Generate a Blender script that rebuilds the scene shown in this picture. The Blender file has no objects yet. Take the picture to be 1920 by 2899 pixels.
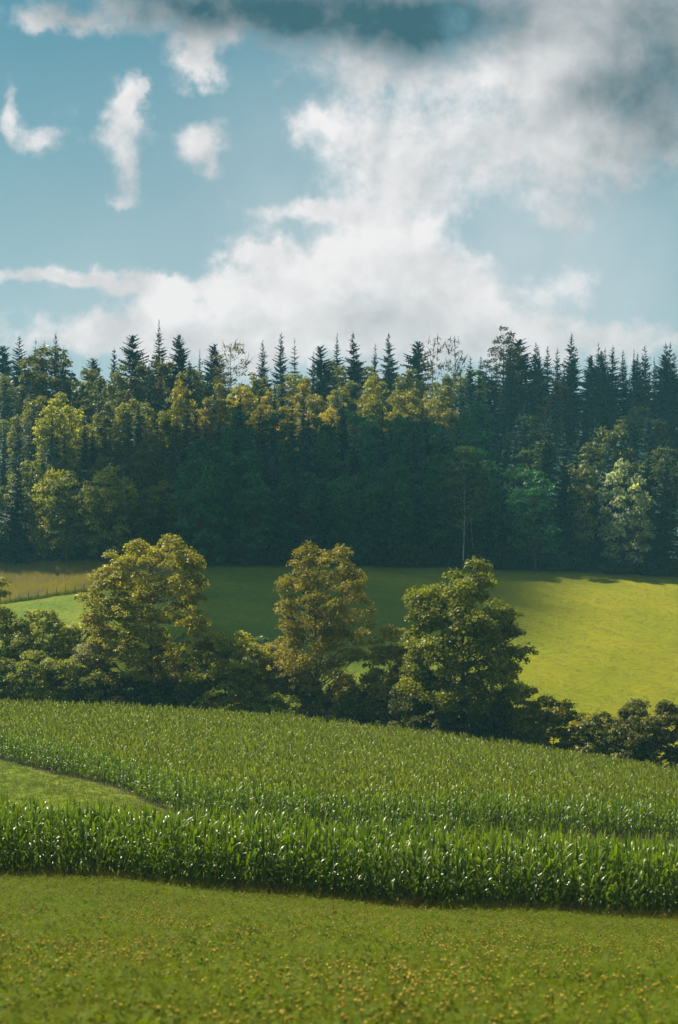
import bpy, math
import numpy as np
from mathutils import Vector

R = math.radians
scene = bpy.context.scene
col = scene.collection
rng = np.random.default_rng(7)

# ------------------------------------------------------------------ camera
# photo measured on a 1568 x 2368 grid; a 50 mm lens on a 36 mm tall sensor
F = 3289.0
HZ = 1300.0          # grid row of eye level
cam_d = bpy.data.cameras.new('camera')
cam_d.sensor_fit = 'VERTICAL'; cam_d.sensor_height = 36.0; cam_d.sensor_width = 24.0
cam_d.lens = 50.0
cam_d.shift_y = (HZ - 1184.0) / 2368.0
cam_d.clip_start = 0.1; cam_d.clip_end = 20000
cam_d.dof.use_dof = True; cam_d.dof.focus_distance = 95.0; cam_d.dof.aperture_fstop = 2.0
cam = bpy.data.objects.new('camera', cam_d); col.objects.link(cam)
cam.location = (0, 0, 0); cam.rotation_euler = (R(90), 0, 0)
scene.camera = cam

# ------------------------------------------------------------------ sun
SUN_EL, SUN_AZ = R(53), R(-52)          # azimuth from +Y towards +X
S = Vector((math.sin(SUN_AZ) * math.cos(SUN_EL), math.cos(SUN_AZ) * math.cos(SUN_EL), math.sin(SUN_EL)))
sun_d = bpy.data.lights.new('sun', 'SUN'); sun_d.energy = 5.0; sun_d.angle = R(0.55); sun_d.color = (1.0, 0.93, 0.78)
sun = bpy.data.objects.new('sun', sun_d); col.objects.link(sun)
sun.rotation_euler = S.to_track_quat('Z', 'Y').to_euler()

# ------------------------------------------------------------------ world: sky with clouds
world = bpy.data.worlds.new('World'); scene.world = world; world.use_nodes = True
wt = world.node_tree; wt.nodes.clear()


class NT:
    """Small helper that writes node maths."""
    def __init__(s, tree): s.t = tree
    def n(s, typ, **kw):
        nd = s.t.nodes.new(typ)
        for k, v in kw.items(): setattr(nd, k, v)
        return nd
    def put(s, sock, v):
        if hasattr(v, 'is_output'): s.t.links.new(v, sock)
        elif v is not None: sock.default_value = v
    def m(s, op, a, b=None, c=None, clamp=False):
        nd = s.n('ShaderNodeMath', operation=op, use_clamp=clamp)
        for i, v in enumerate((a, b, c)):
            if v is not None: s.put(nd.inputs[i], v)
        return nd.outputs[0]
    def v(s, op, a, b=None, c=None, out=0):
        nd = s.n('ShaderNodeVectorMath', operation=op)
        for i, x in enumerate((a, b, c)):
            if x is not None: s.put(nd.inputs[i], x)
        return nd.outputs[out]
    def noise(s, vec, scale, detail=6, rough=0.55, out=0, dist=0.0):
        nd = s.n('ShaderNodeTexNoise')
        s.put(nd.inputs['Vector'], vec)
        nd.inputs['Scale'].default_value = scale; nd.inputs['Detail'].default_value = detail
        nd.inputs['Roughness'].default_value = rough; nd.inputs['Distortion'].default_value = dist
        return nd.outputs[out]
    def mr(s, x, a, b, c=0.0, d=1.0, smooth=True):
        nd = s.n('ShaderNodeMapRange', interpolation_type='SMOOTHSTEP' if smooth else 'LINEAR')
        for i, val in enumerate((x, a, b, c, d)): s.put(nd.inputs[i], val)
        return nd.outputs[0]
    def mix(s, f, a, b, blend='MIX'):
        nd = s.n('ShaderNodeMix', data_type='RGBA', blend_type=blend)
        s.put(nd.inputs[0], f); s.put(nd.inputs[6], a); s.put(nd.inputs[7], b)
        return nd.outputs[2]


def rgb(r, g, b): return (r, g, b, 1.0)


W = NT(wt)
sky = W.n('ShaderNodeTexSky', sky_type='NISHITA', sun_disc=False)
sky.sun_elevation = SUN_EL; sky.sun_rotation = SUN_AZ
sky.altitude = 500; sky.air_density = 1.0; sky.dust_density = 0.6; sky.ozone_density = 2.0
tc = W.n('ShaderNodeTexCoord').outputs['Generated']
sep = W.n('ShaderNodeSeparateXYZ'); W.put(sep.inputs[0], tc)
az0 = W.m('ARCTAN2', sep.outputs[0], sep.outputs[1]); el0 = W.m('ARCSINE', sep.outputs[2])
# domain warp so that no cloud keeps the outline of its ellipse
w1 = W.v('SUBTRACT', W.noise(tc, 9.0, 5, 0.6, out=1), (0.5, 0.5, 0.5))
w2 = W.v('SUBTRACT', W.noise(tc, 38.0, 5, 0.6, out=1), (0.5, 0.5, 0.5))
comb = W.n('ShaderNodeCombineXYZ'); W.put(comb.inputs[0], az0); W.put(comb.inputs[1], el0)
P = W.v('ADD', comb.outputs[0], W.v('MULTIPLY', w1, (0.034, 0.028, 0.0)))
P = W.v('ADD', P, W.v('MULTIPLY', w2, (0.040, 0.034, 0.0)))


def direction(px, py):
    return math.atan2(px - 784, F), math.atan2(HZ - py, math.hypot(F, px - 784))


def blobs(lst, P):
    acc = None
    for (px, py, rx, ry, wgt) in lst:
        a, e = direction(px, py)
        q = W.v('MULTIPLY', W.v('SUBTRACT', P, (a, e, 0)), (F / rx, F / ry, 0))
        d2 = W.v('DOT_PRODUCT', q, q, out=1)
        g = W.m('MULTIPLY', W.m('EXPONENT', W.m('MULTIPLY', d2, -1.0)), wgt)
        acc = g if acc is None else W.m('ADD', acc, g)
    return acc


cloud_list = [
    (900, 290, 250, 120, .62), (1180, 330, 240, 120, .62), (1330, 130, 300, 150, .7), (960, 450, 220, 90, .6),
    (680, 488, 170, 34, .75), (715, 285, 90, 75, .65), (1480, 330, 180, 100, .6), (860, 600, 170, 75, .75),
    (1080, 670, 210, 90, .75), (660, 690, 170, 80, .85), (375, 720, 90, 80, .75), (110, 655, 260, 26, .85),
    (400, 655, 200, 30, .5), (575, 578, 78, 40, .85), (1290, 515, 100, 50, .62), (1345, 640, 80, 55, .62),
    (1480, 790, 320, 50, .7), (170, 790, 220, 45, .75), (560, 800, 330, 70, .85), (950, 790, 260, 60, .75),
    (620, 25, 560, 75, .95), (1050, 70, 300, 80, .8), (120, 45, 120, 30, .6), (1000, 160, 350, 40, .45),
    (445, 158, 44, 54, .68), (460, 340, 66, 44, .62), (450, 252, 70, 26, -.5), (492, 400, 26, 40, .45), (262, 300, 66, 70, .66),
    (290, 205, 24, 44, .66), (292, 420, 42, 60, .66), (20, 250, 34, 66, .66), (85, 330, 66, 30, .6),
    (270, 470, 70, 16, .4), (1560, 60, 250, 180, .6), (1180, 770, 260, 60, .65),
    (1190, 240, 110, 55, -.35), (1490, 600, 150, 120, -.5), (1140, 540, 90, 60, -.3), (560, 230, 60, 160, -.4), (820, 690, 60, 55, -.3),
]
dark_list = [(600, 15, 560, 85, 1.0), (1020, 85, 240, 60, .5), (1540, 260, 150, 130, .7), (1330, 215, 150, 60, .2),
             (820, 690, 70, 60, .25), (1500, 60, 250, 140, .4), (1450, 420, 250, 70, .3)]
cov = blobs(cloud_list, P)
dark = blobs(dark_list, W.v('ADD', comb.outputs[0], W.v('MULTIPLY', w1, (0.03, 0.02, 0.0))))
# away from the view the same kind of broken cumulus goes on
a0, e0 = direction(784, 450)
q = W.v('MULTIPLY', W.v('SUBTRACT', comb.outputs[0], (a0, e0, 0)), (1 / 0.34, 1 / 0.30, 0))
inview = W.mr(W.v('DOT_PRODUCT', q, q, out=1), 0.8, 1.6, 1.0, 0.0)
els = W.v('MULTIPLY', tc, (1, 1, 2.2))
field = W.mr(W.noise(els, 3.2, 4, 0.5), 0.46, 0.66, 0.0, 0.9)
cov = W.m('ADD', W.m('MULTIPLY', cov, inview), W.m('MULTIPLY', field, W.m('SUBTRACT', 1.0, inview)))


def puff(vec):
    """Cumulus relief: soft large swells, a few rounded heads, frayed edges."""
    wv = W.v('ADD', vec, W.v('MULTIPLY', W.v('SUBTRACT', W.noise(vec, 26.0, 3, .6, out=1), (.5, .5, .5)), (.030, .030, .030)))
    vo = W.n('ShaderNodeTexVoronoi', feature='F1'); W.put(vo.inputs['Vector'], wv)
    vo.inputs['Scale'].default_value = 26.0
    acc = W.m('MULTIPLY', W.m('SUBTRACT', .5, vo.outputs['Distance']), .22)
    fb = W.m('MULTIPLY', W.m('SUBTRACT', W.noise(wv, 10.0, 7, .54), .5), 2.1)
    return W.m('ADD', acc, fb)


bil = puff(tc)
bil2 = puff(W.v('ADD', tc, (-0.008, 0.0, 0.020)))        # the same relief a little way towards the sun
fray = W.m('MULTIPLY', W.m('SUBTRACT', W.noise(tc, 62.0, 6, .62), .5), 0.85)
dens = W.m('ADD', W.m('ADD', W.m('MULTIPLY', W.m('MINIMUM', cov, 1.0), 1.08), W.m('MULTIPLY', bil, 0.95)), fray)
bright = blobs([(600, 690, 170, 70, .8), (760, 620, 110, 60, .8), (880, 550, 120, 50, .8), (575, 578, 90, 40, .7), (390, 710, 80, 70, .6), (1090, 620, 120, 60, .5), (720, 285, 90, 60, .5)], P)
alpha = W.mr(dens, 0.20, W.m('SUBTRACT', 1.0, W.m('MULTIPLY', bright, .30)))
lit = W.m('ADD', W.m('MULTIPLY', W.m('SUBTRACT', bil, bil2), 0.7), W.m('MULTIPLY', fray, 0.22))
thick = W.mr(dens, 0.6, 1.5, 0.0, 1.0)
shade = W.m('ADD', 0.84, lit)
shade = W.m('ADD', W.m('SUBTRACT', shade, W.m('MULTIPLY', thick, 0.08)), W.m('MULTIPLY', bright, .16))
shade = W.m('SUBTRACT', shade, W.m('MULTIPLY', dark, 0.85))
shade = W.m('MAXIMUM', W.m('MINIMUM', shade, 1.0), 0.0)
ccol = W.mix(shade, rgb(0.50, 1.35, 1.75), rgb(9.9, 9.5, 9.5))
skyc = W.mix(1.0, sky.outputs[0], rgb(0.29, 0.80, 0.67), 'MULTIPLY')
# thin pale veil, thickest near the horizon
veil = W.m('MULTIPLY', W.mr(el0, 0.02, 0.40, 0.95, 0.02, False), W.mr(W.noise(tc, 4.0, 4, .5), .3, .7, .75, 1.15))
skyc = W.mix(veil, skyc, rgb(5.4, 6.6, 7.0))
# thin sheet of high cloud behind the cumulus
sheet = W.m('MULTIPLY', blobs([(1080, 480, 560, 420, .75), (750, 760, 900, 160, .5)], comb.outputs[0]), W.mr(W.noise(tc, 7.0, 5, .55), .3, .7, .55, 1.2))
sheet = W.m('MINIMUM', W.m('ADD', sheet, W.m('MULTIPLY', W.m('MULTIPLY', field, .4), W.m('SUBTRACT', 1.0, inview))), 0.85)
skyc = W.mix(sheet, skyc, W.mix(W.m('MULTIPLY', dark, .8, clamp=True), rgb(6.2, 7.0, 7.5), rgb(1.0, 2.0, 2.5)))
full = W.mix(alpha, skyc, ccol)
bg = W.n('ShaderNodeBackground'); bg.inputs[1].default_value = 0.051
W.put(bg.inputs[0], full)
wo = W.n('ShaderNodeOutputWorld'); W.put(wo.inputs[0], bg.outputs[0])
world.cycles.sampling_method = 'MANUAL'; world.cycles.sample_map_resolution = 512

scene.view_settings.view_transform = 'Standard'; scene.view_settings.look = 'None'
scene.view_settings.exposure = 0.88; scene.view_settings.gamma = 1.0
scene.render.engine = 'CYCLES'
scene.cycles.max_bounces = 5; scene.cycles.diffuse_bounces = 2; scene.cycles.glossy_bounces = 1
scene.cycles.transmission_bounces = 3; scene.cycles.volume_bounces = 0; scene.cycles.transparent_max_bounces = 16
scene.cycles.use_denoising = True
scene.cycles.sample_clamp_indirect = 4.0


# ------------------------------------------------------------------ terrain height
def pchip(xs, ys):
    xs = np.array(xs, float); ys = np.array(ys, float)
    h = np.diff(xs); dl = np.diff(ys) / h
    m = np.zeros_like(ys)
    for i in range(1, len(xs) - 1):
        if dl[i - 1] * dl[i] > 0:
            w1_ = 2 * h[i] + h[i - 1]; w2_ = h[i] + 2 * h[i - 1]
            m[i] = (w1_ + w2_) / (w1_ / dl[i - 1] + w2_ / dl[i])
    m[0] = dl[0]; m[-1] = dl[-1]

    def f(x):
        x = np.clip(np.asarray(x, float), xs[0], xs[-1])
        i = np.clip(np.searchsorted(xs, x) - 1, 0, len(xs) - 2)
        t = (x - xs[i]) / h[i]
        return ((1 + 2 * t) * (1 - t) ** 2 * ys[i] + t * (1 - t) ** 2 * h[i] * m[i]
                + t * t * (3 - 2 * t) * ys[i + 1] + t * t * (t - 1) * h[i] * m[i + 1])
    return f


TAIL = [(300, 8.5), (345, 20), (400, 33), (430, 37), (480, 37), (600, 22), (1000, -10), (6000, -40)]
HEAD = [(-400, 30), (-60, 6), (-15, .2), (0, -1.65)]
prof_l = pchip(*zip(*(HEAD + [(13, -4.15), (50, -11.25), (60, -12.25), (80, -13.6), (110, -15.4), (140, -15.7), (152, -16.8), (170, -15), (205, -9.4), (235, -5.9), (260, -.8)] + TAIL)))
prof_c = pchip(*zip(*(HEAD + [(13, -4.2), (50, -11.95), (58, -12.85), (80, -14.7), (110, -16.1), (138, -17.4), (150, -18), (165, -15), (190, -10.3), (255, -.8), (262, .2)] + TAIL)))
prof_r = pchip(*zip(*(HEAD + [(13, -4.3), (50, -12.75), (58, -13.7), (80, -15.8), (125, -20.1), (140, -21.2), (152, -20.2), (165, -17.8), (210, -10.2), (255, -3.1), (264, -1.6)] + TAIL)))


def ground_z(x, d):
    x = np.asarray(x, float); d = np.asarray(d, float)
    t = x / np.maximum(d, 30.0)
    k = np.clip((t + 0.2384) / 0.4768, -0.25, 1.25)
    l, c, r = prof_l(d), prof_c(d), prof_r(d)
    # smooth quadratic through left, centre, right
    k2 = np.clip(k, -0.1, 1.1)
    z = l * (2 * (k2 - .5) * (k2 - 1)) + c * (-4 * k2 * (k2 - 1)) + r * (2 * k2 * (k2 - .5))
    z = z + 0.12 * np.sin(x * .31 + 1) * np.sin(d * .23) * np.clip((d - 10) / 30, 0, 1) + .05 * np.sin(x * .9 + d * .7) * np.clip(d / 20, 0, 1)
    return z


def at(px, d): return (px - 784) / F * d


def row_z(py, d): return (HZ - py) / F * d


# fields, by distance at a lateral angle given as grid column
def pl(xs, ys): return lambda p: np.interp(p, xs, ys)
front_a = pl([-200, 0, 784, 1568, 1800], [50.2, 50.0, 49.6, 49.2, 49.2])
front_b = pl([-200, 0, 784, 1568, 1800], [56.5, 56.5, 56.2, 57.0, 57])
rear_a = pl([-250, 0, 170, 300, 400, 520, 784, 1568, 1800], [126, 110, 98, 88, 79, 74, 75, 80, 80])
rear_b = pl([-250, 0, 400, 784, 1200, 1568, 1800], [141, 140, 139, 136, 128, 121, 118])
fence_d = pl([-200, 0, 40, 230, 330], [226, 229, 230, 236, 240])
forest_d = pl([-300, 0, 230, 500, 900, 1300, 1568, 1900], [262, 262, 261, 256, 256, 256, 258, 258])


def column(x, d): return 784 + F * x / np.maximum(d, 1.0)


# ------------------------------------------------------------------ mesh helpers
def mesh_np(name, V, Fq, mat, attrs=None, smooth=False):
    """V (n,3); Fq: (m,k) array or list of arrays of equal-size faces."""
    me = bpy.data.meshes.new(name)
    lists = Fq if isinstance(Fq, list) else [Fq]
    lists = [np.asarray(a, np.int32) for a in lists if len(a)]
    V = np.asarray(V, np.float32)
    me.vertices.add(len(V)); me.vertices.foreach_set('co', V.ravel())
    nl = sum(a.size for a in lists); nf = sum(len(a) for a in lists)
    me.loops.add(nl); me.loops.foreach_set('vertex_index', np.concatenate([a.ravel() for a in lists]))
    me.polygons.add(nf)
    starts = []; o = 0
    for a in lists:
        starts.append(o + np.arange(len(a)) * a.shape[1]); o += a.size
    me.polygons.foreach_set('loop_start', np.concatenate(starts).astype(np.int32))
    if attrs:
        for k, arr in attrs.items():
            at_ = me.attributes.new(k, 'FLOAT', 'POINT'); at_.data.foreach_set('value', np.asarray(arr, np.float32))
    if smooth: me.polygons.foreach_set('use_smooth', np.ones(nf, bool))
    me.update(calc_edges=True)
    if mat: me.materials.append(mat)
    return me


def obj(name, me, parent=None, loc=(0, 0, 0), link=True):
    o = bpy.data.objects.new(name, me)
    o.location = loc
    if parent: o.parent = parent
    if link: col.objects.link(o)
    return o


def tag(o, label=None, cat=None, group=None, kind=None):
    if label: o['label'] = label
    if cat: o['category'] = cat
    if group: o['group'] = group
    if kind: o['kind'] = kind
    return o


class MB:
    """Collects geometry for one mesh."""
    def __init__(s): s.V = []; s.Q = []; s.T = []; s.n = 0; s.A = []
    def add(s, V, Q=None, T=None, a=None):
        V = np.asarray(V, float)
        if Q is not None and len(Q): s.Q.append(np.asarray(Q) + s.n)
        if T is not None and len(T): s.T.append(np.asarray(T) + s.n)
        s.V.append(V); s.n += len(V)
        s.A.append(np.full(len(V), 0.5) if a is None else np.asarray(a, float))
    def tube(s, pts, rad, k=5, a=None):
        pts = np.asarray(pts, float); n = len(pts)
        tang = np.gradient(pts, axis=0); tang /= np.linalg.norm(tang, axis=1)[:, None] + 1e-9
        ref = np.where(np.abs(tang[:, 2:3]) > .9, [[1., 0, 0]], [[0, 0, 1.]])
        u = np.cross(tang, ref); u /= np.linalg.norm(u, axis=1)[:, None] + 1e-9
        v = np.cross(tang, u)
        ang = np.arange(k) / k * 2 * np.pi
        ring = pts[:, None] + np.asarray(rad)[:, None, None] * (np.cos(ang)[None, :, None] * u[:, None] + np.sin(ang)[None, :, None] * v[:, None])
        Q = []
        for i in range(n - 1):
            for j in range(k):
                Q.append((i * k + j, i * k + (j + 1) % k, (i + 1) * k + (j + 1) % k, (i + 1) * k + j))
        s.add(ring.reshape(-1, 3), Q, a=None if a is None else np.full(n * k, a))
    def leaves(s, c, nrm, size, asp, r, fold=.12, tint=None):
        n = len(c)
        nrm = nrm / (np.linalg.norm(nrm, axis=1)[:, None] + 1e-9)
        u = np.cross(nrm, r.normal(size=(n, 3))); u /= np.linalg.norm(u, axis=1)[:, None] + 1e-9
        v = np.cross(nrm, u); sz = np.asarray(size)[:, None]
        V = np.stack([c - u * sz * .5, c - v * sz * asp * .5 + nrm * sz * fold + u * sz * .05, c + u * sz * .5 - nrm * sz * fold, c + v * sz * asp * .5 + nrm * sz * fold + u * sz * .05], 1).reshape(-1, 3)
        s.add(V, np.arange(n * 4).reshape(n, 4), a=np.repeat(r.random(n) if tint is None else tint, 4))
    def mesh(s, name, mat, smooth=False):
        F_ = []
        if s.Q: F_.append(np.concatenate(s.Q))
        if s.T: F_.append(np.concatenate(s.T))
        return mesh_np(name, np.concatenate(s.V), F_, mat, {'tint': np.concatenate(s.A)}, smooth)


# ------------------------------------------------------------------ materials
def new_mat(name):
    m = bpy.data.materials.new(name); m.use_nodes = True
    m.node_tree.nodes.clear()
    return m, NT(m.node_tree)


def attr(N, name, out='Fac'):
    return N.n('ShaderNodeAttribute', attribute_name=name).outputs[out]


def foliage_out(N, base, trans_col, tmix, rough, spec=0.5):
    p = N.n('ShaderNodeBsdfPrincipled'); N.put(p.inputs['Base Color'], base)
    p.inputs['Roughness'].default_value = rough; p.inputs['Specular IOR Level'].default_value = spec
    t = N.n('ShaderNodeBsdfTranslucent'); N.put(t.inputs[0], trans_col)
    mx = N.n('ShaderNodeMixShader'); mx.inputs[0].default_value = tmix
    N.put(mx.inputs[1], p.outputs[0]); N.put(mx.inputs[2], t.outputs[0])
    o = N.n('ShaderNodeOutputMaterial'); N.put(o.inputs[0], mx.outputs[0])


def tree_leaf_mat():
    """Leaf colour comes from each tree's own colour, leaf by leaf a little different."""
    m, N = new_mat('leaves')
    oi = N.n('ShaderNodeObjectInfo')
    t = attr(N, 'tint')
    v = N.mr(t, 0, 1, 0.6, 2.0, False)
    rv = N.mr(oi.outputs['Random'], 0, 1, 0.85, 1.15, False)
    c = N.v('SCALE', oi.outputs['Color']); sc = c.node; N.put(sc.inputs[3], N.m('MULTIPLY', v, rv))
    warm = N.v('MULTIPLY', c, (1.25, 1.1, 0.55))
    base = N.mix(N.mr(t, 0.55, 1.0), c, warm)
    tr = N.v('MULTIPLY', base, (1.25, 1.35, 0.55))
    foliage_out(N, base, tr, 0.42, 0.45, 0.2)
    return m


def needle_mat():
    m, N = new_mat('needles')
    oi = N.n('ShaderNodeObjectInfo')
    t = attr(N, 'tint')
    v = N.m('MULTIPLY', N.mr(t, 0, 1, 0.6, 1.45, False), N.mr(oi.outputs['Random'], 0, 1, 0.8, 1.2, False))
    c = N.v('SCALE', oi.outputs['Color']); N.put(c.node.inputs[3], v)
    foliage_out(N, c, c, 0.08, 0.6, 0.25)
    return m


def bark_mat(name, c1, c2, scale=6):
    m, N = new_mat(name)
    geo = N.n('ShaderNodeTexCoord').outputs['Object']
    st = N.v('MULTIPLY', geo, (1, 1, .25))
    n = N.noise(st, scale, 5, .65)
    base = N.mix(N.mr(n, .35, .65), rgb(*c1), rgb(*c2))
    p = N.n('ShaderNodeBsdfPrincipled'); N.put(p.inputs['Base Color'], base); p.inputs['Roughness'].default_value = .85
    b = N.n('ShaderNodeBump'); b.inputs['Strength'].default_value = .6; b.inputs['Distance'].default_value = .05
    N.put(b.inputs['Height'], n); N.put(p.inputs['Normal'], b.outputs[0])
    o = N.n('ShaderNodeOutputMaterial'); N.put(o.inputs[0], p.outputs[0])
    return m


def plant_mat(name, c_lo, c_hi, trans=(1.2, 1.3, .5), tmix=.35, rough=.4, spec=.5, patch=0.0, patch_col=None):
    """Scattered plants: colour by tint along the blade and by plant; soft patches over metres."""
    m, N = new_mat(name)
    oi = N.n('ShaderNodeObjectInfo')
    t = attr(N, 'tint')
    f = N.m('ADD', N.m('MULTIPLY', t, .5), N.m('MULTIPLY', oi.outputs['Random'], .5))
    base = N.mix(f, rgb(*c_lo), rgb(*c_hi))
    if patch_col:
        pos = oi.outputs['Location']
        n = N.mr(N.noise(pos, patch, 3, .6), .42, .62)
        base = N.mix(N.m('MULTIPLY', n, .5), base, rgb(*patch_col))
    tr = N.v('MULTIPLY', base, trans)
    foliage_out(N, base, tr, tmix, rough, spec)
    return m


M_leaf = tree_leaf_mat(); M_needle = needle_mat()
M_bark = bark_mat('bark', (.045, .032, .022), (.11, .085, .06))
M_birch = bark_mat('birch_bark', (.55, .54, .50), (.20, .19, .17), 3)
M_conif = bark_mat('spruce_bark', (.06, .045, .035), (.12, .09, .07))


# ------------------------------------------------------------------ ground sheet
def ground():
    gx = np.unique(np.concatenate([np.linspace(-1500, -400, 14), np.linspace(-400, -130, 28), np.linspace(-130, 130, 150), np.linspace(130, 400, 28), np.linspace(400, 1500, 14)]))
    gy = np.unique(np.concatenate([np.linspace(-400, 0, 22), np.linspace(0, 280, 260), np.linspace(280, 620, 70), np.linspace(620, 2400, 24)]))
    X, Y = np.meshgrid(gx, gy); Z = ground_z(X, Y)
    V = np.stack([X, Y, Z], -1).reshape(-1, 3); nx, ny = len(gx), len(gy)
    i = np.arange((ny - 1) * nx).reshape(ny - 1, nx)[:, :-1].ravel()
    Q = np.stack([i, i + 1, i + nx + 1, i + nx], 1)
    x, y = V[:, 0], V[:, 1]; c = column(x, y)
    fr = 1 / (1 + np.exp(-(y - forest_d(c) + 1) * 1.2)) * (y < 560)
    corn = ((y > front_a(c) + .6) & (y < front_b(c) - .6) | (y > rear_a(c) + 1) & (y < rear_b(c) + .4)).astype(float)
    wild = 1 / (1 + np.exp(-(y - fence_d(c)) * 2.0)) * (c < 420) * (y < 300)
    dry = 1 / (1 + np.exp(-(c - 1050) / 90.0)) * (y > 145)
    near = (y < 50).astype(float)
    m, N = new_mat('ground')
    pos = N.n('ShaderNodeNewGeometry').outputs['Position']
    n1 = N.noise(pos, .09, 4, .6); n2 = N.noise(pos, .9, 6, .7); n3 = N.noise(pos, 7, 4, .7)
    green = N.mix(N.mr(n1, .35, .65), rgb(.10, .155, .018), rgb(.15, .18, .02))
    straw = N.mix(N.mr(n1, .35, .65), rgb(.180, .188, .007), rgb(.222, .206, .009))
    base = N.mix(attr(N, 'dry'), green, straw)
    base = N.mix(N.m('MULTIPLY', N.mr(n2, .5, .75), .18), base, rgb(.09, .11, .015))
    base = N.mix(N.m('MULTIPLY', N.mr(n3, .45, .75), .15), base, rgb(.25, .22, .04))
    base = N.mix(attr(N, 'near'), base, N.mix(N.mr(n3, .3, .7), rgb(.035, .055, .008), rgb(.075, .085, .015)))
    base = N.mix(attr(N, 'wild'), base, N.mix(n2, rgb(.24, .21, .02), rgb(.17, .16, .025)))
    base = N.mix(attr(N, 'corn'), base, N.mix(n2, rgb(.055, .04, .025), rgb(.10, .07, .045)))
    base = N.mix(attr(N, 'forest'), base, N.mix(n2, rgb(.035, .03, .018), rgb(.05, .055, .02)))
    p = N.n('ShaderNodeBsdfPrincipled'); N.put(p.inputs['Base Color'], base); p.inputs['Roughness'].default_value = .9
    p.inputs['Specular IOR Level'].default_value = .03
    b = N.n('ShaderNodeBump'); b.inputs['Strength'].default_value = .5; b.inputs['Distance'].default_value = .08
    N.put(b.inputs['Height'], N.noise(pos, 3.5, 6, .75)); N.put(p.inputs['Normal'], b.outputs[0])
    o = N.n('ShaderNodeOutputMaterial'); N.put(o.inputs[0], p.outputs[0])
    me = mesh_np('ground', V, Q, m, {'forest': fr, 'corn': corn, 'wild': wild, 'dry': dry, 'near': near}, True)
    tag(obj('ground', me), 'rolling ground of meadow, field soil and wooded slope', kind='structure')


ground()


# ------------------------------------------------------------------ scatter with geometry nodes
def scatter(name, pts, rot, scl, idx, sources, label):
    me = bpy.data.meshes.new(name)
    me.vertices.add(len(pts)); me.vertices.foreach_set('co', np.asarray(pts, np.float32).ravel())
    a = me.attributes.new('rot', 'FLOAT_VECTOR', 'POINT'); a.data.foreach_set('vector', np.asarray(rot, np.float32).ravel())
    a = me.attributes.new('scl', 'FLOAT', 'POINT'); a.data.foreach_set('value', np.asarray(scl, np.float32))
    a = me.attributes.new('idx', 'INT', 'POINT'); a.data.foreach_set('value', np.asarray(idx, np.int32))
    o = obj(name, me); tag(o, label, kind='stuff')
    g = bpy.data.node_groups.new(name, 'GeometryNodeTree')
    g.interface.new_socket('Geometry', in_out='INPUT', socket_type='NodeSocketGeometry')
    g.interface.new_socket('Geometry', in_out='OUTPUT', socket_type='NodeSocketGeometry')
    gi = g.nodes.new('NodeGroupInput'); go = g.nodes.new('NodeGroupOutput')
    iop = g.nodes.new('GeometryNodeInstanceOnPoints'); jn = g.nodes.new('GeometryNodeJoinGeometry')
    for s in sources:
        oi = g.nodes.new('GeometryNodeObjectInfo'); oi.inputs[0].default_value = s; oi.inputs['As Instance'].default_value = True
        g.links.new(oi.outputs['Geometry'], jn.inputs[0])
    g.links.new(gi.outputs[0], iop.inputs['Points']); g.links.new(jn.outputs[0], iop.inputs['Instance'])
    iop.inputs['Pick Instance'].default_value = True

    def na(n, dt):
        nd = g.nodes.new('GeometryNodeInputNamedAttribute'); nd.data_type = dt; nd.inputs[0].default_value = n
        return nd.outputs[0]
    g.links.new(na('idx', 'INT'), iop.inputs['Instance Index'])
    e2r = g.nodes.new('FunctionNodeEulerToRotation'); g.links.new(na('rot', 'FLOAT_VECTOR'), e2r.inputs[0])
    g.links.new(e2r.outputs[0], iop.inputs['Rotation']); g.links.new(na('scl', 'FLOAT'), iop.inputs['Scale'])
    g.links.new(iop.outputs[0], go.inputs[0])
    md = o.modifiers.new('scatter', 'NODES'); md.node_group = g
    return o


def source(name, me): return obj(name, me, link=False)


def scatter_on(name, x, d, sources, label, s0=.8, s1=1.2, tilt=.12, sink=0.0, r=rng):
    n = len(x)
    pts = np.stack([x, d, ground_z(x, d) - sink], 1)
    rot = np.stack([r.normal(0, tilt, n), r.normal(0, tilt, n), r.uniform(0, 6.283, n)], 1)
    return scatter(name, pts, rot, r.uniform(s0, s1, n), r.integers(0, len(sources), n), sources, label)


# ------------------------------------------------------------------ trees
PROF = {'linden': ([0, .3, .5, .75, .9, 1], [.78, .95, 1, .92, .78, .42]), 'ash': ([0, .15, .35, .6, .8, .9, 1], [.5, .7, 1, .95, .8, .5, .4]),
        'maple2': ([0, .25, .45, .7, .82, 1], [.72, .92, 1, .82, .6, .28]), 'bushy': ([0, .3, .6, .85, 1], [1, 1, .92, .7, .4])}


def crown_profile(kind):
    if kind in PROF: return lambda h: np.interp(h, *PROF[kind])
    if kind == 'dome': return lambda h: np.sqrt(np.clip(1 - (1.9 * h - .75) ** 2 / 1.4, 0.02, 1))
    if kind == 'oval': return lambda h: np.clip(np.sin(np.pi * np.clip(h, 0, 1) ** .8) ** .6, .05, 1)
    if kind == 'cone': return lambda h: np.clip((1 - h) ** .75 * (.55 + .45 * np.minimum(1, h * 4)), .04, 1)
    if kind == 'skirt': return lambda h: np.clip(np.where(h < .35, .88 + .12 * h / .35, np.sqrt(np.clip(1 - ((h - .35) / .68) ** 2.2, 0, 1))), .05, 1)
    if kind == 'maple': return lambda h: np.clip(np.where(h < .3, .62 + 1.1 * h, 1.0 - ((h - .3) / .72) ** 1.5 * .9), .06, 1)
    return lambda h: np.clip((1 - h ** 2.2) ** .6, .05, 1)


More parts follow.
